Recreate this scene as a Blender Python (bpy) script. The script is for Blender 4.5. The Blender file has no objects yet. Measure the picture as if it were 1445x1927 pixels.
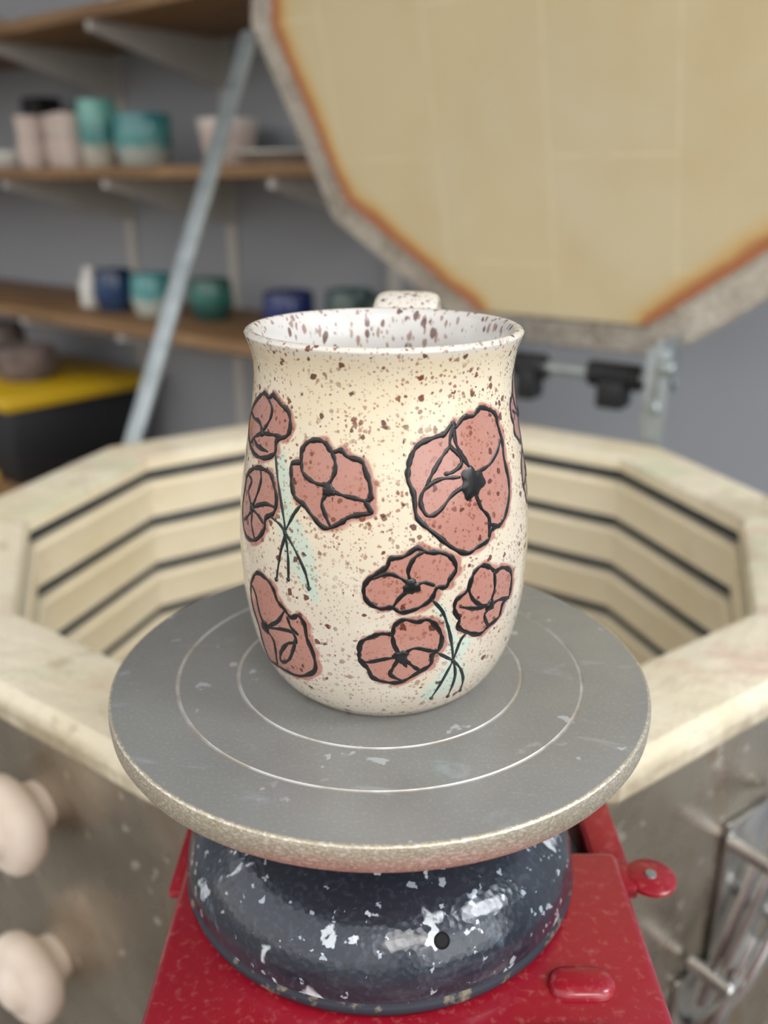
import bpy, bmesh, math, random
import numpy as np
from mathutils import Vector, Matrix
random.seed(4); np.random.seed(4)
rad=math.radians
CZ=1.10                      # camera height above floor
MY=0.2766                    # mug axis distance
TZ=CZ-0.158                  # top of banding wheel
KS=1.167                     # kiln size (23 inch ring)
KZ=CZ-0.245                  # kiln rim height
BZ=CZ-0.240                  # control box top
PITCH=rad(20)
scene=bpy.context.scene
try:
    scene.view_settings.view_transform='Standard'
except Exception: pass

# ------------------------------------------------------------ helpers
def C(r,g,b):
    def f(v):
        v/=255.0
        return v/12.92 if v<=0.04045 else ((v+0.055)/1.055)**2.4
    return (f(r),f(g),f(b),1)
class M:
    def __init__(s,name,base=(.5,.5,.5,1),rough=.5,metal=0.,coat=0.,cr=.08):
        s.m=bpy.data.materials.new(name); s.m.use_nodes=True
        s.nt=s.m.node_tree; s.b=s.nt.nodes['Principled BSDF']
        s.b.inputs['Base Color'].default_value=base
        s.b.inputs['Roughness'].default_value=rough
        s.b.inputs['Metallic'].default_value=metal
        s.b.inputs['Coat Weight'].default_value=coat
        s.b.inputs['Coat Roughness'].default_value=cr
        s.col=base; s.tc=s.nt.nodes.new('ShaderNodeTexCoord')
    def n(s,t,**k):
        x=s.nt.nodes.new(t)
        for a,v in k.items(): setattr(x,a,v)
        return x
    def l(s,a,b): s.nt.links.new(a,b)
    def coord(s,scale=(1,1,1),rot=(0,0,0)):
        mp=s.n('ShaderNodeMapping'); mp.inputs['Scale'].default_value=scale
        mp.inputs['Rotation'].default_value=rot
        s.l(s.tc.outputs['Object'],mp.inputs[0]); return mp.outputs[0]
    def noise(s,scale,detail=4,rough=.6,sc=(1,1,1),dist=0):
        x=s.n('ShaderNodeTexNoise'); x.inputs['Scale'].default_value=scale
        x.inputs['Detail'].default_value=detail; x.inputs['Roughness'].default_value=rough
        x.inputs['Distortion'].default_value=dist
        s.l(s.coord(sc),x.inputs['Vector']); return x.outputs['Fac']
    def rng(s,sock,a,b,c=0.,d=1.,smooth=True):
        x=s.n('ShaderNodeMapRange'); x.interpolation_type='SMOOTHSTEP' if smooth else 'LINEAR'
        s.l(sock,x.inputs['Value'])
        for k,v in (('From Min',a),('From Max',b),('To Min',c),('To Max',d)): x.inputs[k].default_value=v
        return x.outputs['Result']
    def math(s,op,a,b=None):
        x=s.n('ShaderNodeMath',operation=op)
        for i,v in enumerate((a,b)):
            if v is None: continue
            if isinstance(v,(int,float)): x.inputs[i].default_value=v
            else: s.l(v,x.inputs[i])
        return x.outputs[0]
    def voro(s,scale,sc=(1,1,1),wob=0.):
        x=s.n('ShaderNodeTexVoronoi'); x.inputs['Scale'].default_value=scale
        vec=s.coord(sc)
        if wob:
            nz=s.n('ShaderNodeTexNoise'); nz.inputs['Scale'].default_value=scale*1.3; nz.inputs['Detail'].default_value=3
            s.l(vec,nz.inputs['Vector'])
            a=s.n('ShaderNodeVectorMath',operation='SUBTRACT'); s.l(nz.outputs['Color'],a.inputs[0]); a.inputs[1].default_value=(.5,.5,.5)
            b=s.n('ShaderNodeVectorMath',operation='SCALE'); s.l(a.outputs[0],b.inputs[0]); b.inputs['Scale'].default_value=wob/scale
            c=s.n('ShaderNodeVectorMath',operation='ADD'); s.l(vec,c.inputs[0]); s.l(b.outputs[0],c.inputs[1]); vec=c.outputs[0]
        s.l(vec,x.inputs['Vector']); return x
    def mix(s,fac,col,blend='MIX',amt=None):
        x=s.n('ShaderNodeMix',data_type='RGBA',blend_type=blend)
        if isinstance(fac,(int,float)): x.inputs[0].default_value=fac
        else: s.l(fac,x.inputs[0])
        if isinstance(s.col,tuple): x.inputs[6].default_value=s.col
        else: s.l(s.col,x.inputs[6])
        if isinstance(col,tuple): x.inputs[7].default_value=col
        else: s.l(col,x.inputs[7])
        s.col=x.outputs[2]; s.l(s.col,s.b.inputs['Base Color']); return s
    def roughs(s,sock): s.l(sock,s.b.inputs['Roughness']); return s
    def bump(s,sock,strength=.3,dist=.001):
        x=s.n('ShaderNodeBump'); x.inputs['Strength'].default_value=strength
        x.inputs['Distance'].default_value=dist
        s.l(sock,x.inputs['Height']); s.l(x.outputs[0],s.b.inputs['Normal']); return s
    def attr(s,name):
        x=s.n('ShaderNodeAttribute'); x.attribute_name=name; return x.outputs['Fac']
    def specks(s,scale,size,soft=.06,power=2.0,sc=(1,1,1),wob=.8):
        v=s.voro(scale,sc,wob); sp=s.n('ShaderNodeSeparateColor'); s.l(v.outputs['Color'],sp.inputs[0])
        thr=s.math('MULTIPLY',s.math('POWER',sp.outputs[0],power),size)
        d=s.math('SUBTRACT',thr,v.outputs['Distance'])
        return s.rng(d,0,soft), sp.outputs[1]

def link(o): scene.collection.objects.link(o); return o
def empty(name,loc=(0,0,0)):
    e=bpy.data.objects.new(name,None); e.location=loc; e.empty_display_size=.02; return link(e)
def par(o,p):
    if p is not None:
        o.parent=p; o.matrix_parent_inverse=Matrix.Translation(-Vector(p.location))
    return o
def mesh(name,verts,faces,mats,parent=None,smooth=False,loc=(0,0,0),midx=None,mw=None):
    me=bpy.data.meshes.new(name)
    me.from_pydata([tuple(v) for v in verts],[],[tuple(f) for f in faces])
    if not isinstance(mats,(list,tuple)): mats=[mats]
    for m in mats: me.materials.append(m.m)
    if midx is not None: me.polygons.foreach_set('material_index',midx)
    if smooth: me.polygons.foreach_set('use_smooth',[True]*len(me.polygons))
    me.update()
    o=bpy.data.objects.new(name,me); link(o)
    if mw is not None: o.matrix_world=mw
    else: o.location=loc
    return par(o,parent)
def autosmooth(o,ang=40):
    me=o.data
    bm=bmesh.new(); bm.from_mesh(me)
    for e in bm.edges:
        if len(e.link_faces)==2: e.smooth=e.calc_face_angle(0)<rad(ang)
    for f in bm.faces: f.smooth=True
    bm.to_mesh(me); bm.free()
def box(name,size,loc,mat,rotz=0,rot=None,parent=None,bevel=0.0,seg=2,mw=None):
    bm=bmesh.new(); bmesh.ops.create_cube(bm,size=1)
    for v in bm.verts: v.co=Vector((v.co.x*size[0],v.co.y*size[1],v.co.z*size[2]))
    if bevel: bmesh.ops.bevel(bm,geom=list(bm.edges),offset=bevel,segments=seg,affect='EDGES',profile=.5)
    me=bpy.data.meshes.new(name); bm.to_mesh(me); bm.free(); me.materials.append(mat.m)
    o=bpy.data.objects.new(name,me); link(o)
    if mw is not None: o.matrix_world=mw
    else:
        o.location=loc; o.rotation_euler=rot if rot else (0,0,rotz)
    if bevel: autosmooth(o,35)
    return par(o,parent)
def lathe(name,prof,mat,loc=(0,0,0),segs=64,parent=None,mw=None,start=0.,sharp=40,closed=False,mats=None,midx=None,k=1.):
    vs=[];fs=[];mi=[]
    for (r,z) in prof:
        for i in range(segs):
            a=start+2*math.pi*i/segs
            vs.append((k*r*math.sin(a),k*r*math.cos(a),k*z))
    n=len(prof); rows=n if closed else n-1
    for j in range(rows):
        kk=(j+1)%n
        for i in range(segs):
            fs.append((j*segs+i,kk*segs+i,kk*segs+(i+1)%segs,j*segs+(i+1)%segs))
            if midx: mi.append(midx[j])
    o=mesh(name,vs,fs,mats or mat,parent,loc=loc,mw=mw,midx=mi if midx else None)
    bm=bmesh.new(); bm.from_mesh(o.data)
    bmesh.ops.remove_doubles(bm,verts=bm.verts,dist=1e-6)
    bmesh.ops.recalc_face_normals(bm,faces=bm.faces)
    bm.to_mesh(o.data); bm.free()
    autosmooth(o,sharp); return o
def cyl(name,p0,p1,r,mat,parent=None,segs=20):
    p0=Vector(p0);p1=Vector(p1);d=p1-p0;L=d.length
    q=d.to_track_quat('Z','Y').to_matrix().to_4x4()
    b=min(r*.2,L*.2)
    return lathe(name,[(0,0),(r-b,0),(r,b),(r,L-b),(r-b,L),(0,L)],mat,segs=segs,parent=parent,mw=Matrix.Translation(p0)@q)
def catmull(P,closed=False,n=8):
    P=np.array(P,float); N=len(P); out=[]
    rngs=range(N) if closed else range(N-1)
    for i in rngs:
        if closed: p0,p1,p2,p3=P[i-1],P[i],P[(i+1)%N],P[(i+2)%N]
        else: p0,p1,p2,p3=P[max(i-1,0)],P[i],P[i+1],P[min(i+2,N-1)]
        for k in range(n):
            t=k/n
            out.append(.5*((2*p1)+(p2-p0)*t+(2*p0-5*p1+4*p2-p3)*t*t+(3*p1-p0-3*p2+p3)*t**3))
    if not closed: out.append(P[-1])
    return np.array(out)
def tube(name,pts,r,mat,parent=None,segs=10,closed=False,flat=1.0,loc=(0,0,0)):
    pts=[Vector(p) for p in pts]; n=len(pts); vs=[];fs=[]
    up=None
    for i,p in enumerate(pts):
        t=(pts[(i+1)%n]-pts[i-1]) if closed else (pts[min(i+1,n-1)]-pts[max(i-1,0)])
        t.normalize()
        if up is None:
            up=Vector((0,0,1)) if abs(t.z)<.9 else Vector((1,0,0))
        s=t.cross(up).normalized(); up=s.cross(t).normalized()
        for k in range(segs):
            a=2*math.pi*k/segs
            vs.append(p+s*r*math.cos(a)+up*r*flat*math.sin(a))
    for i in range(n if closed else n-1):
        j=(i+1)%n
        for k in range(segs): fs.append((i*segs+k,i*segs+(k+1)%segs,j*segs+(k+1)%segs,j*segs+k))
    if not closed:
        fs.append(tuple(range(segs))[::-1]); fs.append(tuple((n-1)*segs+k for k in range(segs)))
    return mesh(name,vs,fs,mat,parent,smooth=True,loc=loc)

# ------------------------------------------------------------ materials
m_brick=M('kiln_firebrick',C(228,219,196),.9)
m_brick.mix(m_brick.rng(m_brick.noise(8,5),.45,.7,0,.75),C(212,198,162))
m_brick.mix(m_brick.rng(m_brick.noise(4.5,4,sc=(1,1.3,1)),.48,.66,0,.7),C(200,206,176))
m_brick.mix(m_brick.rng(m_brick.noise(11,6),.53,.68,0,.65),C(212,178,160))
m_brick.mix(m_brick.rng(m_brick.noise(6,7,dist=1.2),.52,.70,0,.6),C(182,168,142))
m_brick.mix(m_brick.rng(m_brick.noise(40,7,dist=.8),.58,.70,0,.5),C(164,146,118))
m_brick.mix(m_brick.rng(m_brick.noise(140,3),.60,.75,0,.35),C(140,115,85))
sx=m_brick.n('ShaderNodeSeparateXYZ'); m_brick.l(m_brick.tc.outputs['Object'],sx.inputs[0])
m_brick.mix(m_brick.math('MULTIPLY',m_brick.rng(sx.outputs[2],-.012,-.004,.8,0),m_brick.rng(m_brick.noise(18,5),.35,.6)),C(150,134,108))
ang=m_brick.math('ARCTAN2',sx.outputs[0],sx.outputs[1])
fr=m_brick.math('ABSOLUTE',m_brick.math('SUBTRACT',m_brick.math('FRACT',m_brick.math('ADD',m_brick.math('DIVIDE',ang,2*math.pi/10),20)),.5))
m_brick.mix(m_brick.rng(fr,.001,.006,.25,0),C(150,124,92))
m_brick.bump(m_brick.noise(60,8),.8,.004)
m_inner=M('kiln_inner_brick',C(234,222,194),.9)
m_inner.mix(m_inner.rng(m_inner.noise(5,4),.45,.7,0,.6),C(220,204,164))
m_inner.mix(m_inner.rng(m_inner.noise(50,5),.58,.75,0,.3),C(180,154,116))
m_inner.bump(m_inner.noise(120,5),.4,.0015)
m_element=M('heating_element',C(58,63,68),.6,.5)
m_element.mix(m_element.rng(m_element.noise(60),.4,.7,0,.5),C(84,86,88))
m_steel=M('stainless_jacket',C(186,178,164),.30,.9)
m_steel.mix(m_steel.rng(m_steel.noise(6,5,dist=.6),.42,.7,0,.7),C(140,130,116))
m_steel.mix(m_steel.rng(m_steel.noise(9,4,sc=(1,1,.4),dist=1.),.55,.72,0,.6),C(168,130,92))
f_,_=m_steel.specks(80,.42,.05,4.,wob=1.5); m_steel.mix(f_,C(226,220,208))
m_steel.roughs(m_steel.rng(m_steel.noise(25,5),.3,.7,.18,.42)); m_steel.bump(m_steel.noise(3,3),.3,.01)
m_galv=M('galvanised_steel',C(168,176,178),.42,.75)
m_galv.mix(m_galv.rng(m_galv.noise(40,4),.4,.7,0,.6),C(130,138,140))
m_chr=M('zinc_plated_latch',C(206,206,204),.26,.9)
m_chr.mix(m_chr.rng(m_chr.noise(30,4),.4,.7,0,.6),C(150,148,142))
m_edge=M('lid_edge',C(194,184,170),.85)
m_edge.mix(m_edge.rng(m_edge.noise(18,5),.42,.62,0,.8),C(156,144,132))
m_edge.mix(m_edge.rng(m_edge.noise(160,4),.5,.62,0,.8),C(222,216,204)); m_edge.bump(m_edge.noise(140,5),.7,.003)
m_black=M('black_metal',C(34,35,38),.5,.3)
m_black.mix(m_black.rng(m_black.noise(50,4),.5,.75,0,.5),C(70,70,72))

m_lid=M('lid_firebrick',C(210,194,156),.92)
m_lid.mix(m_lid.rng(m_lid.noise(4,4),.4,.7,0,.6),C(198,178,134))
m_lid.mix(m_lid.rng(m_lid.noise(2.6,3),.5,.7,0,.5),C(212,203,178))
br=m_lid.n('ShaderNodeTexBrick'); br.offset=.43
m_lid.l(m_lid.coord((1,1,1),(0,0,rad(90))),br.inputs['Vector'])
br.inputs['Scale'].default_value=1./KS; br.inputs['Brick Width'].default_value=.22; br.inputs['Row Height'].default_value=.112
br.inputs['Mortar Size'].default_value=.0020; br.inputs['Mortar Smooth'].default_value=.8
br.inputs['Color1'].default_value=(0,0,0,1);br.inputs['Color2'].default_value=(0,0,0,1);br.inputs['Mortar'].default_value=(1,1,1,1)
m_lid.mix(m_lid.math('MULTIPLY',br.outputs['Color'],m_lid.rng(m_lid.noise(25,4),.3,.6,.08,.6)),C(228,213,180))
e_=m_lid.attr('stain'); nz=m_lid.noise(12,5)
st=m_lid.math('ADD',e_,m_lid.math('MULTIPLY',m_lid.math('SUBTRACT',nz,.5),.4))
m_lid.mix(m_lid.rng(st,.5,.85,0,.8),C(206,164,92))
m_lid.mix(m_lid.rng(st,.72,.96,0,.92),C(168,100,66))
m_lid.mix(m_lid.rng(st,1.0,1.14,0,.9),C(190,156,138))
m_lid.bump(m_lid.noise(220,4),.3,.001)

m_wall=M('painted_wall',C(166,169,175),.85)
m_wall.mix(m_wall.rng(m_wall.noise(1.5,4),.35,.7,0,.4),C(152,155,161)); m_wall.bump(m_wall.noise(90,3),.1,.001)
m_ceil=M('ceiling_paint',C(205,203,198),.9); m_ceil.mix(m_ceil.rng(m_ceil.noise(3,3),.4,.7,0,.4),C(190,188,182))
m_floor=M('concrete_floor',C(128,122,114),.8); m_floor.mix(m_floor.rng(m_floor.noise(4,6),.4,.65,0,.8),C(98,94,88)); m_floor.bump(m_floor.noise(40,5),.3,.002)
m_wood=M('shelf_plywood',C(150,116,80),.6)
m_wood.mix(m_wood.rng(m_wood.noise(6,5,sc=(1,14,14),dist=.5),.35,.65,0,.8),C(116,86,56))
m_wood.mix(m_wood.rng(m_wood.noise(30,3),.6,.8,0,.4),C(190,160,120))
m_white=M('white_bracket',C(206,202,194),.5); m_white.mix(m_white.rng(m_white.noise(8,3),.5,.8,0,.4),C(180,176,168))
m_trim=M('trim_paint',C(214,212,206),.6); m_trim.mix(m_trim.rng(m_trim.noise(5,3),.5,.8,0,.3),C(190,188,180))

m_head=M('wheel_head_enamel',C(150,151,149),.36,.35)
m_head.mix(m_head.rng(m_head.noise(14,5),.4,.7,0,.6),C(134,135,132))
m_head.mix(m_head.rng(m_head.noise(900,2),.5,.75,0,.4),C(174,176,175))
m_head.mix(m_head.rng(m_head.noise(24,7,sc=(1,2.2,1),dist=1.5),.60,.72,0,.35),C(182,190,198))
f_,_=m_head.specks(60,.34,.2,6.,sc=(1,1.6,1),wob=2.2); m_head.mix(m_head.math('MULTIPLY',f_,.4),C(184,192,200))
f_,_=m_head.specks(120,.34,.10,6.,wob=1.8); m_head.mix(m_head.math('MULTIPLY',f_,.7),C(200,206,212))
m_head.roughs(m_head.rng(m_head.noise(30,5),.35,.7,.28,.46))
m_head.bump(m_head.noise(1100,2),.15,.0002)
m_rim=M('wheel_rim_worn',C(208,200,180),.38,.7)
m_rim.mix(m_rim.rng(m_rim.noise(1500,3),.45,.62,0,.6),C(170,156,130))
m_rim.mix(m_rim.rng(m_rim.noise(700,4,sc=(1,1,2)),.50,.62,0,.9),C(238,232,220)); m_rim.bump(m_rim.noise(1600,3),.4,.0004)
m_ring=M('wheel_engraved_ring',C(200,201,199),.4,.4)
m_ring.mix(m_ring.rng(m_ring.noise(60,4),.4,.65,0,.8),C(164,154,138))
m_ham=M('hammertone_enamel',C(38,45,56),.24,.15,coat=.5)
m_ham.mix(m_ham.rng(m_ham.noise(420,2),.5,.7,0,.5),C(64,74,88))
vz=m_ham.voro(420)
f_,_=m_ham.specks(130,.46,.1,4.5,wob=2.2); m_ham.mix(f_,C(196,204,210))
f_,_=m_ham.specks(52,.46,.14,6.,sc=(1,1.3,1),wob=2.4); m_ham.mix(m_ham.math('MULTIPLY',f_,m_ham.rng(m_ham.noise(260,4),.32,.55)),C(200,208,214))
f_,_=m_ham.specks(300,.48,.1,3.6,wob=1.5); m_ham.mix(f_,C(160,172,184))
m_ham.mix(m_ham.rng(m_ham.noise(36,6,dist=2.),.63,.74,0,.45),C(120,134,154))
m_ham.bump(vz.outputs['Distance'],.3,.0006)
m_tan=M('base_chipped_edge',C(44,50,60),.5); m_tan.mix(m_tan.rng(m_tan.noise(90,4),.54,.64,0,.7),C(150,142,118))
m_red=M('red_enamel',C(150,18,38),.32,.0,coat=.4)
m_red.mix(m_red.rng(m_red.noise(10,5),.4,.75,0,.5),C(124,20,34))
m_red.mix(m_red.rng(m_red.noise(300,4),.52,.75,0,.35),C(190,120,110)); m_red.bump(m_red.noise(260,3),.12,.0005)
m_hole=M('dark_hole',C(6,6,7),.8); m_hole.mix(m_hole.rng(m_hole.noise(90),.5,.8,0,.3),C(14,14,15))
m_plug=M('peephole_ceramic',C(222,208,194),.75); m_plug.mix(m_plug.rng(m_plug.noise(30,4),.4,.7,0,.6),C(204,186,168)); m_plug.bump(m_plug.noise(120),.2,.001)

# mug glazes
def glaze(name,base,inner=False):
    m=M(name,base,.22,0,coat=.4,cr=.12)
    sx=m.n('ShaderNodeSeparateXYZ'); m.l(m.tc.outputs['Object'],sx.inputs[0])
    if not inner:
        m.mix(m.rng(sx.outputs[2],.02,.10,0,1),C(225,211,183))
        m.mix(m.rng(m.noise(45,4,sc=(1,1,2.5)),.45,.7,0,.4),C(229,221,203))
        m.mix(m.rng(m.noise(25,3),.5,.7,0,.35),C(217,197,162))
        m.mix(m.rng(sx.outputs[2],.114,.117,0,.7),C(218,216,211))
        m.mix(m.math('MULTIPLY',m.attr('green'),.72),C(187,211,198))
        pk=m.attr('pink'); pn=m.noise(160,4)
        m.mix(m.math('MULTIPLY',pk,m.rng(pn,.2,.45,.88,.98)),C(179,126,113))
        m.mix(m.math('MULTIPLY',pk,m.rng(m.noise(60,5),.5,.72,0,.3)),C(168,110,98))
        dens=m.rng(sx.outputs[2],0,.11,.55,1.)
        cl=m.rng(m.noise(60,3),.35,.6,.35,1.)
        dens=m.math('MULTIPLY',dens,cl)
        f,c=m.specks(780,.60,.14,2.0); m.mix(m.math('MULTIPLY',m.math('MULTIPLY',f,dens),.82),C(142,78,50))
        f,c=m.specks(500,.54,.10,2.9); m.mix(m.math('MULTIPLY',m.math('MULTIPLY',f,dens),.95),C(106,48,30))
        f,c=m.specks(360,.46,.08,4.2); m.mix(m.math('MULTIPLY',f,.92),C(88,38,28))
        f,c=m.specks(1200,.55,.14,2.6); m.mix(m.math('MULTIPLY',f,.6),C(150,98,66))
    else:
        m.mix(m.rng(m.noise(40,3),.45,.7,0,.4),C(200,196,191))
        f,c=m.specks(560,.66,.2,1.4,sc=(1,1,.45)); m.mix(m.math('MULTIPLY',f,.75),C(140,94,76))
        f,c=m.specks(360,.54,.15,2.1,sc=(1,1,.5)); m.mix(m.math('MULTIPLY',f,.88),C(92,50,40))
    m.bump(m.noise(70,3),.08,.001)
    return m
m_glaze=glaze('speckled_cream_glaze',C(212,202,187))
m_glin=glaze('speckled_white_glaze',C(214,211,207),True)
m_line=M('black_underglaze',C(16,15,16),.34,0,coat=.2); m_line.mix(m_line.rng(m_line.noise(500,3),.55,.75,0,.35),C(52,44,42))
m_stem=M('dark_green_underglaze',C(22,34,32),.34,0,coat=.2); m_stem.mix(m_stem.rng(m_stem.noise(500,3),.5,.75,0,.5),C(44,62,56))

# ------------------------------------------------------------ MUG
H=0.1168
pz=np.array([0,.0015,.005,.011,.019,.031,.043,.055,.067,.079,.092,.1035,.1105,H])
pr=np.array([.0316,.0333,.0369,.0406,.0436,.0459,.0468,.0468,.0457,.0439,.0415,.0400,.0404,.0424])
cc=catmull(np.stack([pz,pr],1),False,12)
def R(z): return np.interp(z,cc[:,0],cc[:,1])
mug=empty('coffee_mug',(0,MY,TZ))
Fv=np.array([0,math.cos(PITCH),-math.sin(PITCH)]);Uv=np.array([0,math.sin(PITCH),math.cos(PITCH)]);Rv=np.array([1.,0,0])
def traced(pts):
    """sketch coordinates of the painted decoration -> (angle, height) on the mug wall"""
    out=[]
    t=np.arange(.15,.42,.00025)
    for (x,y) in pts:
        d=Fv+Rv*(x-722.5)/1690-Uv*(y-963.5)/1690
        P=np.outer(t,d)+np.array([0,-MY,.158])
        z=P[:,2]; q=np.hypot(P[:,0],P[:,1])-R(z); q[(z<0)|(z>H)]=9
        i=np.argmax(q<0) if (q<0).any() else int(np.argmin(q))
        out.append((math.atan2(P[i,0],-P[i,1]),min(max(z[i],.001),H-.002)))
    return np.array(out)
RS=.045
F={}
F['A']=dict(o=[(484,752),(497,740),(506,748),(515,744),(530,762),(543,775),(547,800),(540,820),(521,829),(517,853),(497,862),(480,855),(471,836),(469,800),(474,772)],
 l=[[(493,815),(480,822),(471,836)],[(494,812),(489,795),(478,786),(474,775)],[(495,812),(508,790),(512,768),(505,750)],[(495,815),(512,818),(530,822)],[(478,822),(484,838),(505,850)]],c=(494,814,9))
F['B']=dict(o=[(466,893),(478,882),(490,881),(508,890),(515,910),(521,938),(515,965),(500,975),(497,997),(480,1016),(464,1010),(458,985),(457,950),(461,920)],
 l=[[(475,955),(468,925),(474,905),(468,893)],[(475,955),(486,925),(492,900),(490,883)],[(475,955),(498,948),(518,955)],[(475,957),(488,972),(496,985)],[(475,957),(466,972),(459,978)],[(475,958),(474,985),(479,1012)]],c=(475,956,10))
F['C']=dict(o=[(548,890),(550,872),(566,868),(568,848),(580,832),(598,828),(614,835),(625,850),(642,848),(655,860),(680,868),(687,885),(696,912),(697,938),(688,944),(698,965),(678,968),(655,974),(640,984),(612,994),(590,973),(572,950),(556,936),(550,915)],
 l=[[(568,866),(570,888),(585,904),(604,912),(620,908),(631,885),(630,865),(625,850)],[(620,922),(645,932),(668,938),(690,944)],[(618,925),(606,945),(612,968),(622,990)],[(620,920),(608,915)]],c=(619,922,13))
F['D']=dict(o=[(768,880),(775,855),(790,835),(820,822),(836,816),(850,797),(858,803),(872,786),(890,782),(905,767),(930,778),(936,800),(944,830),(948,862),(957,905),(956,945),(945,982),(925,996),(918,1015),(900,1028),(878,1041),(850,1030),(825,1010),(800,990),(783,970),(778,930),(768,905)],
 l=[[(853,800),(858,835),(872,862),(886,884)],[(853,800),(846,836),(862,855),(868,872),(852,888),(835,892)],[(846,840),(830,862),(815,888),(802,914)],
    [(897,888),(918,876),(935,850),(942,822)],[(880,912),(852,930),(826,962),(804,970),(791,945),(800,920),(828,902),(866,898)],
    [(893,925),(905,955),(920,975),(919,1010)],[(918,985),(938,990),(945,978)]],c=(889,908,29))
F['E']=dict(o=[(684,1110),(692,1092),(710,1078),(728,1066),(735,1052),(760,1047),(785,1031),(805,1039),(830,1040),(850,1050),(858,1070),(846,1090),(838,1104),(822,1106),(810,1128),(785,1145),(755,1152),(738,1143),(715,1145),(692,1132)],
 l=[[(775,1103),(755,1088),(730,1080),(700,1090)],[(775,1100),(768,1075),(780,1050),(800,1037)],[(778,1103),(798,1096),(818,1102)],[(772,1108),(752,1125),(738,1145)]],c=(774,1104,16))
F['F']=dict(o=[(892,1078),(906,1064),(922,1068),(932,1075),(945,1068),(960,1074),(962,1095),(958,1120),(946,1135),(938,1160),(918,1178),(902,1193),(880,1190),(862,1180),(864,1165),(855,1150),(858,1130),(875,1115),(885,1100)],
 l=[[(890,1080),(882,1105),(890,1128),(908,1139),(922,1132),(931,1105),(930,1075)],[(924,1138),(940,1128),(957,1125)],[(922,1142),(911,1158),(918,1178)],[(918,1140),(892,1145),(866,1142)]],c=(922,1139,12))
F['G']=dict(o=[(676,1228),(680,1208),(700,1198),(718,1192),(738,1192),(742,1178),(760,1166),(785,1170),(805,1166),(822,1180),(831,1200),(826,1222),(813,1232),(810,1250),(785,1266),(755,1283),(730,1284),(702,1275),(692,1258),(678,1243)],
 l=[[(755,1235),(742,1215),(738,1192)],[(757,1233),(780,1220),(810,1224),(824,1222)],[(752,1236),(725,1240),(690,1246),(678,1240)],[(757,1238),(775,1252),(790,1262)],[(752,1238),(740,1255),(735,1270),(758,1281)],[(755,1240),(765,1255)]],c=(754,1236,15))
F['H']=dict(o=[(474,1092),(484,1078),(502,1090),(514,1108),(522,1130),(535,1146),(548,1162),(562,1158),(573,1175),(578,1202),(590,1232),(592,1262),(565,1272),(538,1262),(522,1252),(508,1240),(494,1205),(488,1180),(476,1140),(472,1110)],
 l=[[(498,1178),(488,1150),(482,1120),(474,1100)],[(502,1178),(522,1170),(535,1150)],[(502,1180),(535,1185),(552,1192),(556,1208),(540,1212),(528,1230),(530,1245),(545,1240),(556,1210)],[(500,1182),(515,1205),(520,1235),(522,1250)],[(540,1160),(548,1180),(562,1195)]],c=(499,1179,15))
flowers=[]
for k,f in F.items():
    o=traced(f['o']); ls=[traced(l) for l in f['l']]
    c=traced([f['c'][:2]])[0]
    flowers.append((k,o,ls,c,f['c'][2]*.00016))
base={f[0]:f for f in flowers}
def copyf(k,dth,dz):
    f=base[k]; s=np.array([rad(dth),dz])
    flowers.append((k,f[1]+s,[l+s for l in f[2]],f[3]+s,f[4]))
copyf('F',40,.052); copyf('G',80,.044); copyf('D',105,-.008); copyf('E',118,-.004); copyf('C',-95,0); copyf('H',-62,.0); copyf('F',-170,.004)
stems_px=[[(519,852),(523,900),(530,950),(537,1000),(528,1040),(521,1090)],[(537,1005),(542,1045),(543,1090)],[(537,1000),(556,1035),(574,1075),(582,1107)],
 [(568,948),(553,968),(537,1000)],[(510,972),(528,988),(537,1003)],
 [(812,1128),(832,1150),(843,1180),(850,1215),(852,1243)],[(882,1186),(866,1205),(852,1243)],[(822,1228),(838,1236),(852,1243)],
 [(852,1243),(838,1270),(811,1313)],[(852,1243),(856,1270),(842,1309)],[(852,1243),(866,1258),(871,1280),(865,1298)]]
wash_px=[[(520,845),(535,850),(546,900),(548,950),(572,1000),(592,1060),(598,1130),(584,1126),(560,1085),(545,1060),(534,1040),(530,1000),(526,930)],
 [(816,1140),(836,1140),(860,1200),(880,1195),(888,1206),(868,1240),(876,1270),(858,1290),(830,1305),(798,1317),(796,1300),(830,1262),(845,1235)]]
stems=[traced(s) for s in stems_px]; washes=[traced(w) for w in wash_px]
stems+=[s+np.array([rad(118),-.004]) for s in stems[5:11]]

# body mesh
NT=840; zo=np.linspace(0,H,330)
rows=[(0.0,.002),(.026,.002),(.0285,.0003),(.0312,0)]
rows+=[(float(R(z)),float(z)) for z in zo[1:]]
n_out=len(rows)
rl=float(R(H)); 
rows+=[(rl-.0004,H+.0007),(rl-.0012,H+.0012),(rl-.0022,H+.0011),(rl-.0030,H+.0005)]
for z in np.linspace(H-.001,.010,70): rows.append((float(R(z))-.0036,float(z)))
rows+=[(.032,.006),(.02,.0045),(0.0,.0045)]
rw=np.array(rows); th=np.linspace(-math.pi,math.pi,NT,endpoint=False)
TH,RR=np.meshgrid(th,rw[:,0]); ZZ=np.repeat(rw[:,1][:,None],NT,1)
V=np.stack([RR*np.sin(TH),-RR*np.cos(TH),ZZ],-1).reshape(-1,3)
nr=len(rows); idx=np.arange(nr*NT).reshape(nr,NT); nx=np.roll(idx,-1,1)
Fq=np.stack([idx[:-1],nx[:-1],nx[1:],idx[1:]],-1).reshape(-1,4)
me=bpy.data.meshes.new('body'); me.vertices.add(len(V)); me.vertices.foreach_set('co',V.ravel())
me.loops.add(Fq.size); me.loops.foreach_set('vertex_index',Fq.ravel())
me.polygons.add(len(Fq)); me.polygons.foreach_set('loop_start',np.arange(0,Fq.size,4))
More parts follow.
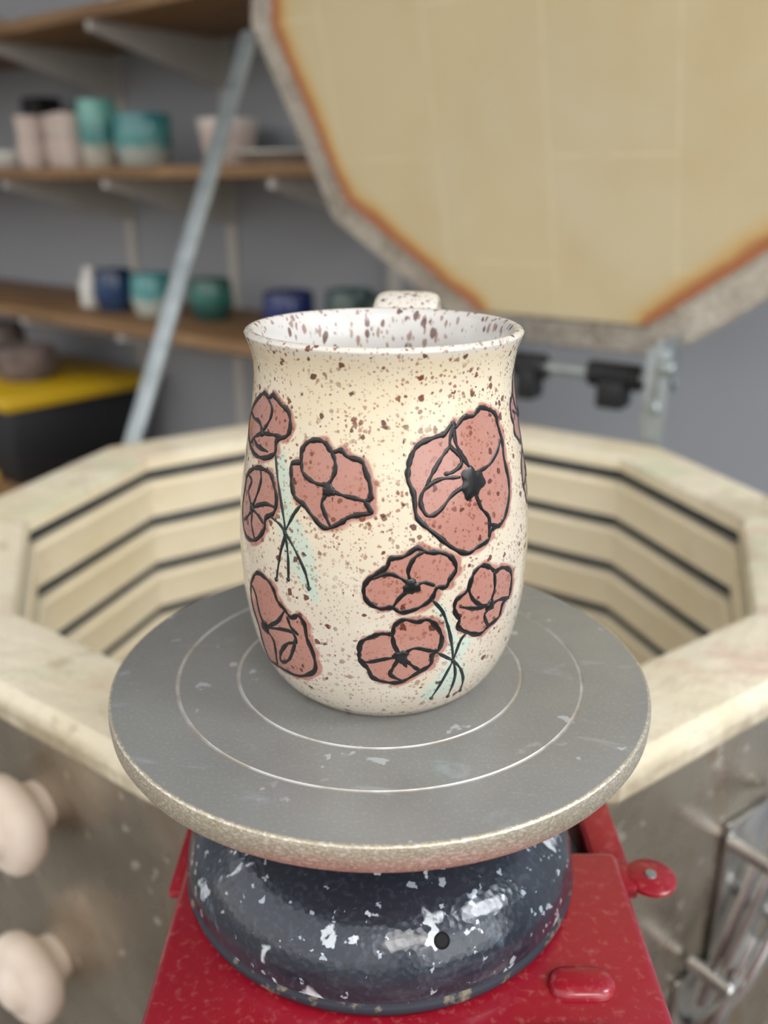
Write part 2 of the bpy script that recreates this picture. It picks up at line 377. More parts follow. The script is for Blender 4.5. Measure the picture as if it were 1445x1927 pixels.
try: me.polygons.foreach_set('loop_total',np.full(len(Fq),4))
except Exception: pass
me.materials.append(m_glaze.m); me.materials.append(m_glin.m)
mi=np.zeros((nr-1,NT),int); mi[n_out+1:]=1
me.polygons.foreach_set('material_index',mi.ravel()); me.polygons.foreach_set('use_smooth',np.ones(len(Fq),bool))
me.update(calc_edges=True); me.validate()
S=np.stack([TH.ravel()*RS,ZZ.ravel()],1); isout=(np.arange(len(V))<n_out*NT)
def sd(P,Q):
    A=Q;B=np.roll(Q,-1,0); best=np.full(len(P),1e9); ins=np.zeros(len(P),bool)
    for a,b in zip(A,B):
        ab=b-a; L=ab@ab+1e-18; t=np.clip(((P-a)@ab)/L,0,1)
        d=np.hypot(*(P-a-t[:,None]*ab).T); best=np.minimum(best,d)
        c=((a[1]>P[:,1])!=(b[1]>P[:,1]))&(P[:,0]<(b[0]-a[0])*(P[:,1]-a[1])/(b[1]-a[1]+1e-18)+a[0]); ins^=c
    return np.where(ins,-best,best)
def mask(polys,grow,soft):
    out=np.zeros(len(V))
    for p in polys:
        for w in (-2*math.pi,0,2*math.pi):
            Q=catmull(p+np.array([w,0]),True,5)*np.array([RS,1])
            lo=Q.min(0)-.004;hi=Q.max(0)+.004
            sel=np.where(isout&(S[:,0]>lo[0])&(S[:,0]<hi[0])&(S[:,1]>lo[1])&(S[:,1]<hi[1]))[0]
            if len(sel)==0: continue
            d=sd(S[sel],Q)+.0004*np.sin(S[sel,0]*900+3*np.sin(S[sel,1]*500))
            out[sel]=np.maximum(out[sel],np.clip((grow-d)/soft,0,1))
    return out
for nm,arr in (('pink',mask([f[1]+np.array([rad(1.0),0]) for f in flowers],.0017,.0008)),('green',mask(washes,.0010,.0018))):
    a=me.attributes.new(nm,'FLOAT','POINT'); a.data.foreach_set('value',arr.astype(np.float32))
body=bpy.data.objects.new('body',me); link(body); body.location=(0,MY,TZ); par(body,mug)

def surf(p,h=0.):
    th_,z=p; r=float(R(z)); dr=(float(R(z+.0005))-float(R(z-.0005)))/.001
    n=Vector((math.sin(th_),-math.cos(th_),-dr)).normalized()
    return Vector((r*math.sin(th_),-r*math.cos(th_),z))+n*h, n
LV=[];LF=[];SV=[];SF=[]
def ribbon(pts,w,Vs,Fs,closed=False,taper=True,hgt=.00030):
    q=pts.copy(); cur=catmull(q*np.array([RS,1]),closed,7)/np.array([RS,1]); n=len(cur)
    b0=len(Vs); K=7; ph=random.random()*9
    P=[surf(c) for c in cur]
    for i in range(n):
        p,nn=P[i]; t=(P[(i+1)%n][0]-P[i-1][0]) if closed else (P[min(i+1,n-1)][0]-P[max(i-1,0)][0])
        if t.length<1e-9: t=Vector((0,0,1))
        s=t.normalized().cross(nn).normalized()
        ww=w*(1+.22*math.sin(i*.55+ph)+.12*math.sin(i*1.3+ph*2))
        if not closed and taper: ww*=min(1,.55+.45*min(i,n-1-i)/3)
        for k in range(K):
            a=math.pi*k/(K-1)
            Vs.append(p+s*ww*math.cos(a)+nn*(hgt*math.sin(a)-.00010))
    for i in range(n if closed else n-1):
        j=(i+1)%n
        for k in range(K-1): Fs.append((b0+i*K+k,b0+j*K+k,b0+j*K+k+1,b0+i*K+k+1))
    if not closed:
        Fs.append(tuple(b0+k for k in range(K))); Fs.append(tuple(b0+(n-1)*K+k for k in range(K))[::-1])
def blob(c,r,Vs,Fs):
    b0=len(Vs); n=28; Vs.append(surf(c,.00055)[0]); ph=random.random()*9
    for ring,(f,h) in enumerate(((.45,.0005),(.8,.00038),(1.,-.0001))):
        for k in range(n):
            a=2*math.pi*k/n; rr=r*f*(1+.14*math.sin(3*a+ph)+.1*math.sin(7*a+ph*2))
            Vs.append(surf((c[0]+rr*math.cos(a)/RS,c[1]+rr*math.sin(a)),h)[0])
    for k in range(n):
        Fs.append((b0,b0+1+k,b0+1+(k+1)%n))
        for g in range(2): Fs.append((b0+1+g*n+k,b0+1+(g+1)*n+k,b0+1+(g+1)*n+(k+1)%n,b0+1+g*n+(k+1)%n))
for k,o,ls,c,r in flowers:
    ribbon(o,.00078,LV,LF,closed=True)
    for l in ls: ribbon(l,.00068,LV,LF)
    blob(c,r,LV,LF)
for s in stems: ribbon(s,.00054,SV,SF); blob(s[-1],.0007,SV,SF)
for nm,vs,fs,mt in (('flower_outlines',LV,LF,m_line),('flower_stems',SV,SF,m_stem)):
    o=mesh(nm,vs,fs,mt,mug,smooth=True,loc=(0,MY,TZ))
    bm=bmesh.new(); bm.from_mesh(o.data); bmesh.ops.recalc_face_normals(bm,faces=bm.faces); bm.to_mesh(o.data); bm.free()
# handle
path=catmull([(.0385,.096),(.0455,.107),(.055,.1160),(.066,.1180),(.077,.112),(.083,.096),(.081,.075),(.071,.052),(.056,.036),(.0435,.029)],False,10)
vs=[];fs=[];K=20; hd=rad(172); dirv=Vector((math.sin(hd),-math.cos(hd),0)); side=Vector((dirv.y,-dirv.x,0))
for i,p in enumerate(path):
    a=path[max(i-1,0)];b=path[min(i+1,len(path)-1)]; t=(dirv*(b[0]-a[0])+Vector((0,0,b[1]-a[1]))).normalized()
    nn=side.cross(t).normalized(); p3=dirv*p[0]+Vector((0,0,p[1])); w=.0122-.002*i/len(path); h=.0030
    for k in range(K):
        g=2*math.pi*k/K; cx=math.copysign(abs(math.cos(g))**.5,math.cos(g)); sy=math.copysign(abs(math.sin(g))**.7,math.sin(g))
        vs.append(p3+side*w*cx+nn*h*sy)
for i in range(len(path)-1):
    for k in range(K): fs.append((i*K+k,i*K+(k+1)%K,(i+1)*K+(k+1)%K,(i+1)*K+k))
fs.append(tuple(range(K))); fs.append(tuple((len(path)-1)*K+k for k in range(K)))
o=mesh('handle',vs,fs,m_glaze,mug,smooth=True,loc=(0,MY,TZ))
bm=bmesh.new(); bm.from_mesh(o.data); bmesh.ops.recalc_face_normals(bm,faces=bm.faces); bm.to_mesh(o.data); bm.free()

# ------------------------------------------------------------ BANDING WHEEL
WX=-.0014
wheel=empty('banding_wheel',(WX,MY,BZ)); RT=.0915
prof=[(0,0)]
def groove(r): return [(r-.0006,0),(r-.0003,-.0003),(r+.0003,-.0003),(r+.0006,0)]
prof+=groove(.0489)+groove(.0692)
prof+=[(RT-.0012,0),(RT-.0006,-.0002),(RT-.0002,-.0006),(RT,-.0015),(RT+.0001,-.0035),(RT-.0002,-.0070),(RT-.0015,-.0094),(RT-.006,-.0110),(.03,-.0115),(.0,-.0115)]
mi=[0,1,1,1,0,1,1,1,0,2,2,2,2,2,2,2,2,0,0]
lathe('wheel_head',prof,None,loc=(WX,MY,TZ),segs=160,parent=wheel,mats=[m_head,m_ring,m_rim],midx=mi[:len(prof)-1],sharp=30)
hb=TZ-BZ
lathe('spindle',[(.0,.02),(.02,.02),(.02,.045),(.016,.047),(.016,hb-.0110),(0,hb-.0110)],m_galv,loc=(WX,MY,BZ),segs=48,parent=wheel)
bprof=[(0,.0),(.0695,0),(.0712,.0010),(.0718,.0026),(.0716,.0042),(.0708,.0052),(.0712,.0075),(.0704,.0130),(.0682,.0185),(.0640,.0240),(.0570,.0290),(.047,.0330),(.036,.036),(.024,.038),(.0,.039)]
lathe('cast_base',bprof,None,loc=(WX,MY,BZ+.0002),segs=128,parent=wheel,mats=[m_ham,m_tan],midx=[0,1,1,1,1]+[0]*9,sharp=60)
hr=.0655; ha=rad(17); hx=hr*math.sin(ha); hy=-hr*math.cos(ha); hz=.0222
nrm=Vector((math.sin(ha)*.75,-math.cos(ha)*.75,.66)).normalized()
q=nrm.to_track_quat('Z','Y').to_matrix().to_4x4()
lathe('set_screw_hole',[(0,.0004),(.0018,.0004),(.0021,.0007),(.0025,.0004),(.0027,-.001)],m_hole,segs=24,parent=wheel,mw=Matrix.Translation(Vector((WX+hx,MY+hy,BZ+hz)))@q)

# ------------------------------------------------------------ KILN
KY=.665
st=rad(18)
kiln=empty('pottery_kiln',(0,KY,0))
K0=(0,KY,KZ); kh=(KZ-.12)/KS
prof=[(.285,-.026),(.290,-.022),(.2942,-.016),(.2950,-.009),(.2935,-.004),(.2895,-.0005),(.285,.0),(.249,.0),(.243,-.002),(.241,-.006)]
nb=len(prof)-1
for k in range(9):
    z=-.017-.0415*k
    prof+=[(.241,z+.0050),(.253,z+.0065),(.255,z-.004),(.2400,z-.0065),(.2385,z-.009),(.2392,z-.013),(.241,z-.018)]
prof+=[(.241,-.40),(.0,-.40)]
mi=[0]*nb+[1]*(len(prof)-1-nb)
lathe('brick_body',prof,None,loc=K0,segs=10,parent=kiln,start=st,mats=[m_brick,m_inner],midx=mi,sharp=20,k=KS)
for k in range(9):
    z=-.0172-.0415*k
    lathe('heating_element_%d'%(k+1),[(.2465+.0045*math.cos(a),z+.0045*math.sin(a)) for a in np.linspace(0,2*math.pi,9)[:-1]],m_element,loc=K0,segs=10,parent=kiln,start=st,closed=True,sharp=30,k=KS)
lathe('steel_jacket',[(.286,-.022),(.2885,-.022),(.2885,-.36),(.2905,-.362),(.2905,-.372),(.2885,-.374),(.2885,-kh),(0,-kh)],m_steel,loc=K0,segs=10,parent=kiln,start=st,sharp=20,k=KS)
lathe('stand_frame',[(.29,.09),(.33,.09),(.33,.12),(.29,.12)],m_black,loc=(0,KY,0),segs=10,parent=kiln,start=st,closed=True,sharp=20)
for i in range(5):
    a=rad(72*i+18); cyl('stand_leg_%d'%(i+1),(.31*math.sin(a),KY+.31*math.cos(a),0),(.31*math.sin(a),KY+.31*math.cos(a),.095),.016,m_black,kiln)

# Lid
T=rad(-15); yaw=rad(36)
u=Vector((math.cos(yaw),-math.sin(yaw),0)); nh=Vector((math.sin(yaw),math.cos(yaw),0))
v=nh*math.sin(T)+Vector((0,0,1))*math.cos(T); w_=u.cross(v)
B=Vector((.1896,.9966,CZ-.136))
RI=.284*KS; ap=RI*math.cos(rad(18)); Cn=B+v*ap
LM=Matrix.Translation(Cn)@Matrix((( u.x,v.x,w_.x,0),(u.y,v.y,w_.y,0),(u.z,v.z,w_.z,0),(0,0,0,1)))
vs=[];fs=[];stn=[];SUB=8
def ring(Rr,z):
    out=[]
    for e in range(10):
        a0=rad(18+36*e);a1=rad(54+36*e)
        for k in range(SUB):
            t=k/SUB
            out.append((Rr*(math.sin(a0)*(1-t)+math.sin(a1)*t),Rr*(math.cos(a0)*(1-t)+math.cos(a1)*t),z,e,t))
    return out
N=10*SUB; mi=[]
fr=[(.02,0,0),(.6,0,0),(.80,0,.15),(.88,0,.4),(.94,0,.72),(.975,0,.92),(1.0,0,1.08)]
rings=[(f*RI,z,s) for f,z,s in fr]+[(a*KS,z*KS,s) for a,z,s in ((.289,-.005,1.1),(.318,-.010,1),(.3225,-.016,1),(.3225,-.072,1),(.315,-.075,1),(.05,-.075,1))]
for (Rr,z,s) in rings:
    for (x,y,zz,e,t) in ring(Rr,z):
        m=1.
        if e==4: m=1-.75*math.sin(math.pi*t)**.5
        vs.append((x,y,zz)); stn.append(s*m)
for j in range(len(rings)-1):
    for k in range(N):
        fs.append((j*N+k,j*N+(k+1)%N,(j+1)*N+(k+1)%N,(j+1)*N+k)); mi.append(0 if j<6 else (1 if j<9 else 2))
fs.append(tuple(range(N)));mi.append(0); fs.append(tuple((len(rings)-1)*N+k for k in range(N))[::-1]); mi.append(2)
lid=mesh('lid',vs,fs,[m_lid,m_edge,m_steel],kiln,midx=mi,mw=LM)
a=lid.data.attributes.new('stain','FLOAT','POINT'); a.data.foreach_set('value',stn)
bm=bmesh.new(); bm.from_mesh(lid.data); bmesh.ops.recalc_face_normals(bm,faces=bm.faces); bm.to_mesh(lid.data); bm.free()

# hinge hardware at the kiln's back-right flat
Kh=Vector((0,KY,KZ))+nh*.2806*KS
HM=lambda a,b,c: Kh+(u*a+nh*b+Vector((0,0,c)))*KS
for i,a in enumerate((-.078,.078)):
    box('hinge_plate_%d'%(i+1),(.024,.005,.20),HM(a,.008,-.005),m_galv,rotz=-yaw,parent=kiln,bevel=.001)
    box('hinge_ear_%d'%(i+1),(.006,.058,.058),HM(a,.030,.062),m_galv,rotz=-yaw,parent=kiln,bevel=.001)
    cyl('hinge_bolt_%d'%(i+1),HM(a,.0,.03),HM(a,.014,.03),.007,m_galv,kiln)
    cyl('hinge_bolt_%d'%(i+3),HM(a+.004,.002,.066),HM(a+.016,.002,.066),.008,m_galv,kiln)
cyl('hinge_rod',HM(-.09,.024,.050),HM(.09,.024,.050),.006,m_galv,kiln)
for i,(a0,a1) in enumerate(((-.066,-.034),(.010,.058))):
    pts=[]
    for k in range(0,10*14+1):
        t=k/(10*14); g=2*math.pi*k/14
        pts.append(HM(a0+(a1-a0)*t,.024+.010*math.cos(g),.050+.010*math.sin(g)))
    tube('hinge_spring_%d'%(i+1),pts,.0026,m_black,kiln,segs=6)
box('spring_clamp',(.030,.03,.030),HM(.034,.024,.034),m_black,rotz=-yaw,parent=kiln,bevel=.004)
box('spring_clamp_small',(.022,.03,.036),HM(-.05,.024,.034),m_black,rotz=-yaw,parent=kiln,bevel=.004)
# lid prop
p0=Vector((-.2894,.917,CZ-.321)); p1=Vector((-.1593,1.155,CZ+.148)); d=(p1-p0); p1=p1+d*.04
mid=(p0+p1)/2; d=p1-p0; q=d.to_track_quat('Z','Y').to_matrix().to_4x4()
L=d.length
box('lid_prop',(.023,.006,L),(0,0,0),m_galv,parent=kiln,bevel=.0012,mw=Matrix.Translation(mid)@q)
cyl('prop_bolt',p0+Vector((-.01,-.012,.01)),p0+Vector((.02,-.04,.01)),.006,m_galv,kiln)

# control box (red)
BXc=.0072; bw=.164
cbox=empty('kiln_control_box',(BXc,.2,BZ-.36))
box('housing',(bw,.160,.36),(BXc,.2,BZ-.18),m_red,parent=cbox,bevel=.0035,seg=3)
for sx_ in (-1,1):
    nm='a' if sx_<0 else 'b'
    box('mount_arm_'+nm,(.013,.070,.004),(BXc+sx_*.0815,.3020,BZ-.010),m_red,parent=cbox,bevel=.001)
    box('mount_web_'+nm,(.003,.070,.030),(BXc+sx_*.0755,.3020,BZ-.024),m_red,parent=cbox,bevel=.001)
box('back_spacer',(.13,.057,.20),(BXc,.3085,BZ-.14),m_black,parent=cbox,bevel=.002)
box('gap_block',(.022,.03,.020),(.068,.300,BZ-.022),m_black,parent=cbox,bevel=.004)  # small black block in the gap between box and kiln
lathe('lock_tab',[(0,0),(.0085,0),(.0095,.0008),(.0095,.0022),(.0085,.003),(0,.003)],m_red,loc=(.1000,.2700,BZ-.006),segs=32,parent=cbox)
box('lock_tab_arm',(.018,.013,.0028),(.0920,.2700,BZ-.0046),m_red,parent=cbox,bevel=.001)
lathe('lock_tab_rivet',[(0,0),(.0022,0),(.002,.0008),(0,.0012)],m_galv,loc=(.1000,.2700,BZ-.003),segs=20,parent=cbox)
for i,(x,y,L_) in enumerate(((.063,.2180,.022),(.056,.1965,.036),(-.046,.1945,.030),(.050,.174,.034),(-.048,.173,.034))):
    vs=[];fs=[];nn=36
    for f,h in ((1.,-.0004),(.93,.0012),(.75,.0024),(.4,.003)):
        for k in range(nn):
            g=2*math.pi*k/nn; cx=math.cos(g);sy=math.sin(g)
            vs.append(((L_/2-.0065)*(1 if cx>0 else -1)*(abs(cx)>.02)*1.0+.0065*f*cx,.0065*f*sy,h))
    for j in range(3):
        for k in range(nn): fs.append((j*nn+k,j*nn+(k+1)%nn,(j+1)*nn+(k+1)%nn,(j+1)*nn+k))
    fs.append(tuple(3*nn+k for k in range(nn)))
    mesh('louver_%d'%(i+1),vs,fs,m_red,cbox,smooth=True,loc=(x,y,BZ))

# peephole plugs
JF=lambda X: KY-.951*.2885*KS+(abs(X)-.0892*KS)*.7265
nL=Vector((-.588,-.809,0)); 
for i,(X,dr) in enumerate(((-.187,.317),(-.194,.429))):
    q=nL.to_track_quat('Z','Y').to_matrix().to_4x4()
    lathe('peephole_plug_%d'%(i+1),[(0,-.01),(.011,-.01),(.013,.004),(.017,.008),(.022,.011),(.0240,.0145),(.0243,.0185),(.0228,.0225),(.0185,.025),(.0135,.0255),(.0115,.0265),(.0095,.029),(.006,.0305),(0,.031)],m_plug,segs=48,parent=kiln,mw=Matrix.Translation(Vector((X,JF(X),CZ-dr)))@q,k=KS)
cyl('thermocouple_wire',(-.146,JF(-.146),CZ-.47),(-.128,.315,CZ-.525),.0014,m_galv,kiln)

# latches on the front-right face
tR=Vector((.809,.588,0)); nR=Vector((.588,-.809,0))
PX=.1856; Pj=Vector((PX,JF(PX),0))
def JP(t,z,n): return Pj+(tR*t+nR*n)*KS+Vector((0,0,CZ-z*KS))
R3=Matrix(((tR.x,-nR.x,0),(tR.y,-nR.y,0),(0,0,1))).to_4x4()
def jbox(name,t,z,n,size,tilt=0,mat=None,bev=.0012):
    mat=mat or m_chr
    return box(name,tuple(x*KS for x in size),(0,0,0),mat,parent=kiln,bevel=bev,mw=Matrix.Translation(JP(t,z,n))@R3@Matrix.Rotation(tilt,4,'Y'))
jbox('latch_plate',.020,.325,.002,(.036,.003,.085))
jbox('latch_lever',.012,.310,.020,(.012,.003,.085),rad(32))
jbox('latch_link',-.004,.335,.014,(.006,.004,.075),rad(25))
jbox('latch_link_b',.014,.350,.014,(.006,.004,.075),rad(28))
jbox('latch_plate_b',-.006,.392,.002,(.034,.003,.055))
jbox('latch_lever_b',-.012,.372,.022,(.011,.003,.080),rad(30))
cyl('latch_pin',JP(.004,.292,.002),JP(.004,.292,.026),.0048,m_chr,kiln)
cyl('latch_pin_b',JP(.028,.338,.002),JP(.028,.338,.026),.0048,m_chr,kiln)
cyl('latch_pin_c',JP(-.014,.355,.002),JP(-.014,.355,.026),.0048,m_chr,kiln)
pts=catmull([JP(.036,.275,.004),JP(.032,.292,.022),JP(.018,.318,.027),JP(-.002,.352,.026),JP(-.014,.385,.014),JP(-.006,.40,.004)],False,8)
tube('latch_hook',[tuple(p) for p in pts],.004,m_chr,kiln)

# ------------------------------------------------------------ ROOM
wy=rad(40); wv=Vector((math.cos(wy),-math.sin(wy),0)); nw=Vector((math.sin(wy),math.cos(wy),0))
def W(a,s,z): return wv*a+nw*s+Vector((0,0,z))
SW=1.25; HC=2.5
def rbox(name,a0,a1,s0,s1,z0,z1,mat,parent=None,bevel=0):
    return box(name,(a1-a0,s1-s0,z1-z0),W((a0+a1)/2,(s0+s1)/2,(z0+z1)/2),mat,rotz=-wy,parent=parent,bevel=bevel)
rbox('wall_back',-3.3,1.9,SW,SW+.1,0,HC,m_wall)
rbox('wall_left',-3.4,-3.3,-1.6,SW+.1,0,HC,m_wall)
rbox('floor',-3.4,2.0,-2.6,SW+.1,-.05,0,m_floor)
rbox('ceiling',-3.4,2.0,-.5,SW+.1,HC,HC+.05,m_ceil)
rbox('baseboard_back',-3.3,1.9,SW-.012,SW,0,.09,m_trim)
wr=empty('wall_right',W(1.95,0,0))
rbox('below_window',1.9,2.0,-1.6,SW+.1,0,.8,m_wall,wr)
rbox('above_window',1.9,2.0,-1.6,SW+.1,2.2,HC,m_wall,wr)
rbox('pier_front',1.9,2.0,-1.6,-1.0,.8,2.2,m_wall,wr)
rbox('pier_back',1.9,2.0,1.0,SW+.1,.8,2.2,m_wall,wr)
wi=empty('added_window_1',W(1.93,0,.8))  # unseen window, added to let light in from the right
for nm,a in (('sill',(-1.0,1.0,.8,.84)),('head',(-1.0,1.0,2.16,2.2)),('jamb_a',(-1.0,-.96,.84,2.16)),('jamb_b',(.96,1.0,.84,2.16)),('mullion',(-.02,.02,.84,2.16))):
    rbox(nm,1.92,1.97,a[0],a[1],a[2],a[3],m_trim,wi,.003)

# shelves
def shelf(a0,a1,top,brackets,s0=.95):
    e=empty('storage_shelf',W((a0+a1)/2,1.1,top))
    rbox('board',a0,a1,s0,SW-.012,top-.02,top,m_wood,e,.002)
    for i,a in enumerate(brackets):
        vs=[]
        for aa in (-.007,.007):
            for s,z in ((SW-.010,top-.0205),(s0+.01,top-.0205),(s0+.01,top-.034),(SW-.010,top-.02-.085)): vs.append((aa,s-1.1,z-top))
        fs=[(0,1,2,3),(7,6,5,4),(0,4,5,1),(1,5,6,2),(2,6,7,3),(3,7,4,0)]
        mesh('arm_%d'%(i+1),vs,fs,m_white,e,mw=Matrix.Translation(W(a,1.1,top))@Matrix.Rotation(-wy,4,'Z'))
    return e
z_mid=CZ+.03; z_low=CZ-.235; z_up=CZ+.275
shelf(-3.1,-.85,z_mid,(-2.6,-1.78,-1.44,-1.02))
shelf(-3.1,-.80,z_low,(-2.6,-1.78,-1.44,-1.02))
shelf(-3.1,-.85,z_up,(-2.6,-1.78,-1.44,-1.02))
for a in (-2.6,-1.78,-1.44,-1.02):
    rbox('shelf_standard',a-.012,a+.012,SW-.0095,SW,z_low-.25,z_up+.12,m_white)

def gl(name,c1,c2,c3=None,rough=.2,h=.08):
    m=M(name,C(*c1),rough,0,coat=.4)
    sx=m.n('ShaderNodeSeparateXYZ'); m.l(m.tc.outputs['Object'],sx.inputs[0])
    zz=m.math('ADD',sx.outputs[2],m.math('MULTIPLY',m.math('SUBTRACT',m.noise(40,3),.5),.03))
    m.mix(m.rng(zz,h*.25,h*.5),C(*c2))
    if c3: m.mix(m.rng(zz,h*.6,h*.95),C(*c3))
    return m
def cup(name,a,s,top,r,h,mat,flare=1.0,belly=1.0,handle=None):
    t=.004
    p=[(0,0),(r*.8,0),(r*.88,.003),(r*belly,h*.4),(r*flare,h-.002),(r*flare-.001,h),(r*flare-t,h-.001),(r*belly-t,h*.4),(r*.75,.006),(0,.006)]
    if handle is None: return lathe(name,p,mat,loc=W(a,s,top),segs=40,sharp=50)
    e=empty(name,W(a,s,top)); lathe('body',p,mat,loc=W(a,s,top),segs=40,sharp=50,parent=e)
    d=Vector((math.cos(handle),math.sin(handle),0)); rr=r*belly
    pts=[tuple(d*(rr-.003+x)+Vector((0,0,z))) for x,z in catmull([(0,h*.8),(.018,h*.84),(.026,h*.6),(.018,h*.32),(0,h*.25)],False,6)]
    tube('handle',pts,.0045,mat,e,loc=W(a,s,top)); return e
g_teal=gl('teal_glaze',(206,200,186),(76,144,140),(120,184,172),h=.1)
g_aqua=gl('aqua_glaze',(190,196,188),(88,156,156),(60,134,136),h=.085)
g_blue=gl('cobalt_glaze',(28,42,92),(24,44,110),(18,34,84))
g_navy=gl('navy_glaze',(44,66,96),(30,62,104),(20,42,80))
g_green=gl('green_glaze',(44,84,78),(50,112,100),(40,84,70))
g_dkg=gl('forest_glaze',(40,60,50),(34,58,48),(30,50,40))
g_sage=gl('sage_glaze',(96,110,104),(84,104,98),(70,92,88))
g_bisq=gl('bisque_clay',(216,200,190),(208,188,178),(222,210,202),rough=.8)
g_white=gl('white_glaze',(214,212,204),(220,218,212),(226,224,220))
cup('ceramic_bowl',-1.90,1.04,z_mid,.06,.035,g_white,1.1)
cup('ceramic_bowl',-1.27,1.10,z_mid,.045,.075,g_bisq,1.15)
sg=empty('bisque_cup_stack',W(-1.70,1.05,z_mid))
for i,(a,s) in enumerate(((-1.775,1.03),(-1.705,1.05),(-1.64,1.03))):
    for j in range(2):
        o=cup('cup_%d'%(i*2+j+1),a,s,z_mid+j*.045,.029,.052,g_bisq,1.1); par(o,sg)
cup('tall_tumbler',-1.56,1.04,z_mid,.036,.115,g_teal,1.02,.98)
cup('ceramic_mug',-1.44,1.05,z_mid,.048,.088,g_aqua,1.05,1.05,rad(120))
cup('ceramic_mug',-1.34,1.17,z_mid,.04,.08,g_green,1.05,1.05,rad(60))
lathe('serving_platter',[(0,0),(.06,0),(.065,.004),(.10,.016),(.099,.019),(.062,.008),(0,.006)],g_white,loc=W(-1.08,1.07,z_mid),segs=48)
lathe('ceramic_bottle',[(0,0),(.018,0),(.022,.004),(.022,.05),(.012,.066),(.011,.08),(.013,.082),(0,.082)],g_white,loc=W(-1.66,1.05,z_low),segs=32)
for a,s,r,h,mt,bl in ((-1.575,1.05,.036,.08,g_navy,1.15),(-1.47,1.06,.036,.078,g_aqua,1.1),(-1.33,1.09,.036,.074,g_green,1.15),(-1.085,1.05,.040,.072,g_blue,1.1),(-.985,1.09,.038,.078,g_sage,1.1),(-.885,1.07,.040,.074,g_dkg,1.12)):
    cup('ceramic_mug',a,s,z_low,r,h,mt,1.02,bl,rad(70))
rbox('storage_tin',-2.00,-1.93,1.14,1.20,z_mid,z_mid+.15,m_black,None,.004)
cup('ceramic_bowl',-2.0,1.05,z_up,.06,.05,g_bisq,1.2)

# workbench with tote
bench=empty('workbench',W(-2.1,1.0,0)); bt=CZ-.585
rbox('bench_top',-3.1,-1.05,.78,SW-.012,bt-.03,bt,m_wood,bench,.003)
for i,(a,s) in enumerate(((-3.0,.83),(-1.12,.83),(-3.0,1.18),(-1.12,1.18))):
    rbox('leg_%d'%(i+1),a-.025,a+.025,s-.025,s+.025,0,bt-.03,m_white,bench)
m_tb=M('black_plastic',C(26,27,30),.5); m_tb.mix(m_tb.rng(m_tb.noise(30),.5,.8,0,.3),C(44,45,48))
m_ty=M('yellow_plastic',C(204,166,24),.45); m_ty.mix(m_ty.rng(m_ty.noise(20),.5,.8,0,.3),C(180,140,18))
tote=empty('storage_tote',W(-1.92,1.0,bt))
rbox('bin',-2.16,-1.70,.86,1.18,bt,bt+.165,m_tb,tote,.012)
rbox('lid',-2.18,-1.68,.845,1.195,bt+.160,bt+.192,m_ty,tote,.008)
rbox('latch',-1.85,-1.78,.85,.862,bt+.0,bt+.02,m_ty,tote,.002)
m_clay=M('clay_lumps',C(120,106,100),.9); m_clay.mix(m_clay.rng(m_clay.noise(30,5),.4,.7),C(88,78,74)); m_clay.bump(m_clay.noise(60),.6,.004)
cup('clay_bowl',-1.83,.98,bt+.192,.06,.07,m_clay,1.05,1.1)
cup('clay_bowl',-2.0,1.0,bt+.192,.07,.10,m_clay,.95,1.1)
m_pur=M('plum_plastic',C(104,92,110),.5); m_pur.mix(m_pur.rng(m_pur.noise(20),.4,.7,0,.5),C(150,142,146))
box('supply_box',(.20,.16,.07),W(-1.48,.99,bt+.035),m_pur,rotz=-wy+.2,bevel=.006)
cup('glaze_bucket',-1.25,1.02,bt,.08,.09,m_pur,1.08,1.04)

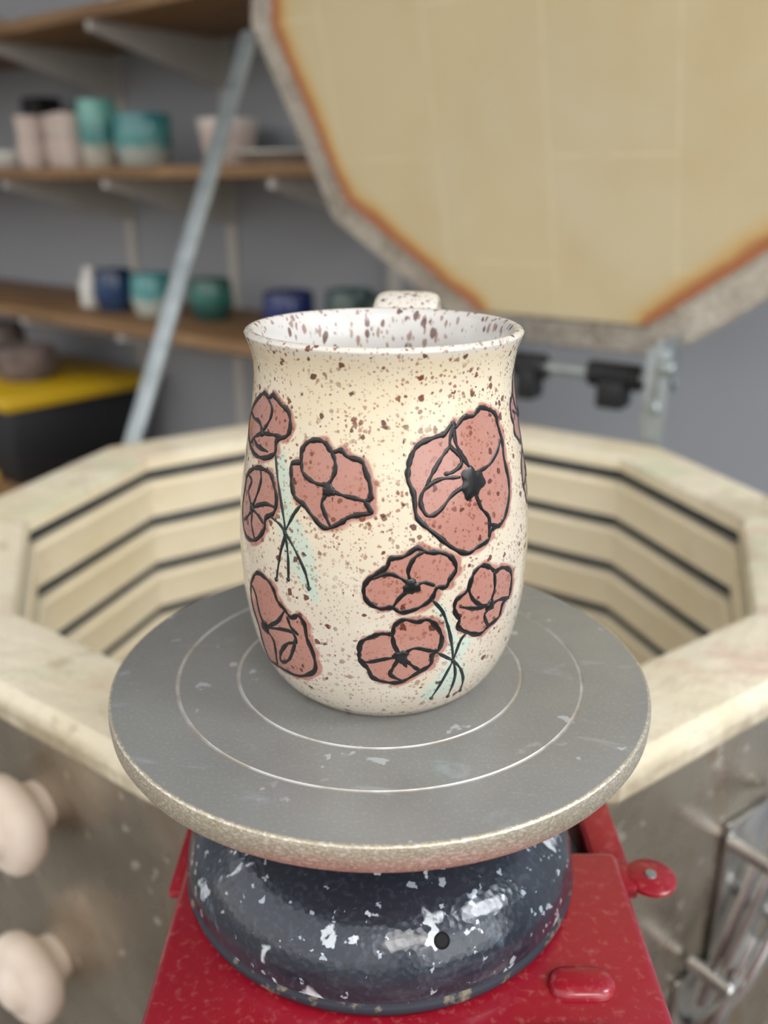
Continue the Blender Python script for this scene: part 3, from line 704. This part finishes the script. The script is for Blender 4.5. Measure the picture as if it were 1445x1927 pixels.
# ------------------------------------------------------------ LIGHT
wd=bpy.data.worlds.new('World'); scene.world=wd; wd.use_nodes=True; nt=wd.node_tree
bg=nt.nodes['Background']; tc=nt.nodes.new('ShaderNodeTexCoord'); sp=nt.nodes.new('ShaderNodeSeparateXYZ'); cr=nt.nodes.new('ShaderNodeValToRGB')
nt.links.new(tc.outputs['Generated'],sp.inputs[0]); nt.links.new(sp.outputs[2],cr.inputs[0]); nt.links.new(cr.outputs[0],bg.inputs[0])
el=cr.color_ramp.elements; el[0].position=0.; el[0].color=(.30,.28,.25,1); el[1].position=.6; el[1].color=(.95,.96,.99,1)
e=el.new(.06); e.color=(1.05,1.02,.96,1)
bg.inputs[1].default_value=1.48
sl=bpy.data.lights.new('sun','SUN'); sl.energy=1.6; sl.angle=rad(25); sl.color=(1,.95,.88)
so=link(bpy.data.objects.new('sun',sl)); so.rotation_euler=(rad(52),0,rad(18))
al=bpy.data.lights.new('added_window_fill','AREA'); al.shape='RECTANGLE'; al.size=1.8; al.size_y=1.3; al.energy=14; al.color=(.92,.96,1.)  # fill light added just inside the made-up window, from the right
ao=link(bpy.data.objects.new('added_window_fill',al)); ao.location=W(1.86,0,1.5)
dirl=(W(-.2,.9,1.0)-W(1.86,0,1.5)).normalized(); ao.rotation_euler=dirl.to_track_quat('-Z','Y').to_euler()
wl=bpy.data.lights.new('added_wall_wash','AREA'); wl.shape='RECTANGLE'; wl.size=.6; wl.size_y=.3; wl.energy=11; wl.color=(.93,.96,1.)  # added light without a fixture, brightens the right part of the back wall
wo=link(bpy.data.objects.new('added_wall_wash',wl)); wo.location=W(.75,.55,1.7)
dirl=(W(-.15,1.25,.85)-W(.75,.55,1.7)).normalized(); wo.rotation_euler=dirl.to_track_quat('-Z','Y').to_euler()

# ------------------------------------------------------------ CAMERA
cd=bpy.data.cameras.new('camera'); cam=link(bpy.data.objects.new('camera',cd))
cam.location=(0,0,CZ); cam.rotation_euler=(rad(90)-PITCH,0,0)
cd.sensor_fit='VERTICAL'; cd.sensor_height=24; cd.lens=1690/1927*24
cd.clip_start=.01; cd.dof.use_dof=True; cd.dof.focus_distance=.262; cd.dof.aperture_fstop=cd.lens/4.4
scene.camera=cam

# square the whole room with the world axes
bpy.context.view_layer.update()
RZ=Matrix.Rotation(wy,4,'Z')
for o in [o for o in scene.objects if o.parent is None]:
    o.matrix_world=RZ@o.matrix_world
bpy.context.view_layer.update()
